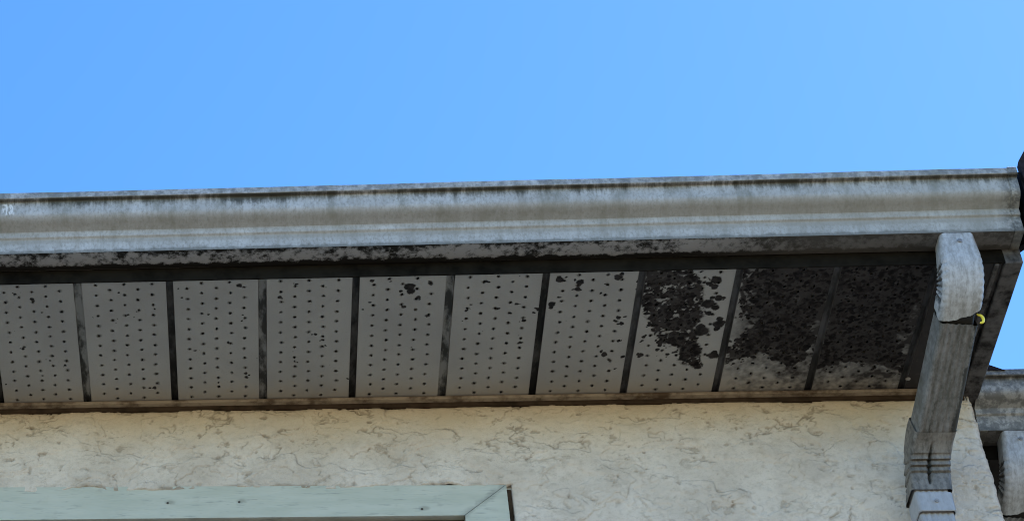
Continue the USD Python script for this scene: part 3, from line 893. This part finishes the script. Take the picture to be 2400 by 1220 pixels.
    def crimp(i, u, v):
        s = L2[i]
        ina = float(sstep(np.array(s), .034, .042) * (1 - sstep(np.array(s), .082, .090)))
        slit = float(sstep(np.array(s), .014, .030) * (1 - sstep(np.array(s), .086, .096)))
        under = 1 - sstep(-v, .002, .02)
        ph = ((s - .036) / .0098) % 1.0
        saw = (1 - ph) ** 1.5
        v2 = v - under * ina * saw * .0050
        v2 = v2 - under * slit * .0075 * np.exp(-((u + .002) / .0022) ** 2) * (.5 + .5 * ina)
        sgn = np.sign(u)
        u2 = u - sgn * (1 - under) * ina * saw * .003
        v2 = v2 + (meshkit.fbm(np.stack([u * 60, 0 * u + s * 60, 0 * u], -1), 3, 6) - .5) * .0022 * under
        return u2, v2

    xc2 = np.interp(L2, [0, L2[-1]], [1.3755, 1.3590])
    w2 = np.full(len(L2), .0640)
    lv, lf = sweep(pts2, tg2, xc2, w2, .050, 0, crimp)
    ld = []
    for i in range(len(pts2)):
        sct = section(w2[i], .050)
        s_ = L2[i]
        ina = float(sstep(np.array(s_), .034, .042) * (1 - sstep(np.array(s_), .082, .090)))
        slit = float(sstep(np.array(s_), .014, .030) * (1 - sstep(np.array(s_), .086, .096)))
        ph = ((s_ - .036) / .0098) % 1.0
        saw = max(0, 1 - 3.5 * min(ph, 1 - ph))
        under = 1 - sstep(-sct[:, 1], .002, .02)
        near = np.exp(-((sct[:, 0] + .002) / .010) ** 2)
        ld.append(np.clip(under * ina * saw * (.08 + .50 * near) + .75 * under * slit * np.exp(-((sct[:, 0] + .002) / .0026) ** 2) + .35 * sstep(-sct[:, 0], .026, .031), 0, 1))
    obj('lower_elbow', (lv, lf), LOWELBOW, t, smooth=True, dirt_shade=np.concatenate(ld))
    # straight run down the wall
    ye, ze = pts2[-1]
    zz = np.linspace(ze + .012, -H + .12, 60)
    zz = np.r_[np.linspace(ze + .012, ze - .2, 30), np.linspace(ze - .22, -H + .1, 20)]
    path3 = np.stack([np.full(50, ye + .0035), zz], 1); t3 = np.tile([0, -1.0], (50, 1))
    obj('down_pipe', sweep(path3, t3, np.full(50, 1.3590), np.full(50, .0530), .0505, 5), CLEAN, t, smooth=40)
    # strap
    zs0, zs1 = ze - .008, ze - .043
    pth = np.array([(ye - .0016, zs0 + .0012), (ye - .0030, zs0), (ye - .0030, zs1), (ye - .0016, zs1 - .0012)])
    strap = obj('strap', sweep(pth, np.tile([0, -1.0], (4, 1)), np.full(4, 1.3590), np.array([.055, .058, .058, .055]), .052), CLEAN, t, smooth=30)
    s2 = cat(sc.copy(), hole.copy()); s2.apply_translation([1.3605, ye - .0040, ze - .025])
    if moss:
        pass
    obj('screw', screw, METAL, t)
    obj('screw', s2, METAL, t)
    return t


make_downspout('downspout', 'pale bent downspout below the near gutter, torn open at its upper joint', (0, 0, 0), True)
make_downspout('downspout', 'grey downspout cut by the picture edge, below the set-back gutter', (.163, WY, WZ), False)

# ------------------------------------------------------------------ small things
# yellow curl in the torn joint
tt = np.linspace(math.radians(105), math.radians(-110), 22)
cy = np.stack([.0050 * np.cos(tt), 0 * tt, .0080 * np.sin(tt)], 1)
cy = np.vstack([[-.0022, .0, .0105], cy])
rad = np.r_[.0012, np.interp(np.linspace(0, 1, 22), [0, .12, .5, 1], [.0013, .0020, .0025, .0014])]
ring = np.linspace(0, 2 * np.pi, 10, endpoint=False)
tan = np.gradient(cy, axis=0); tan /= np.linalg.norm(tan, axis=1, keepdims=True)
side = np.array([0, 1.0, 0])
vs_ = np.array([[c + r * (math.cos(a) * np.cross(t_, side) + math.sin(a) * side) for a in ring] for c, r, t_ in zip(cy, rad, tan)])
n_, k_ = vs_.shape[:2]
idx = np.arange(n_ * k_).reshape(n_, k_); nxt = np.roll(idx, -1, 1)
fc = np.stack([idx[:-1], nxt[:-1], nxt[1:], idx[1:]], -1).reshape(-1, 4)
YC = np.array([1.4190, -.305, -.0985])
o = obj('curl', (vs_.reshape(-1, 3) + YC + [0, 0, H], fc), YELLOW, smooth=True)
tag(o, 'small bright yellow curl poking out of the torn downspout joint', 'plastic hook')
for i, (x, y, r, lab) in enumerate(((1.378, -.0402, .0036, 'small white cocoon on the mould near the last soffit groove'), (1.358, -.0272, .0027, 'tiny pale cocoon close to the wall channel under the mouldy soffit'))):
    m = trimesh.creation.icosphere(2, r)
    m.vertices *= (1 + .35 * (meshkit.fbm(m.vertices * 260 + i * 5, 2, 3) - .5))[:, None]
    m.apply_scale([1.2, 1, .6]); m.apply_translation([x, y, H - .001])
    o = obj('cocoon', m, WEB, smooth=True)
    tag(o, lab, 'cocoon')
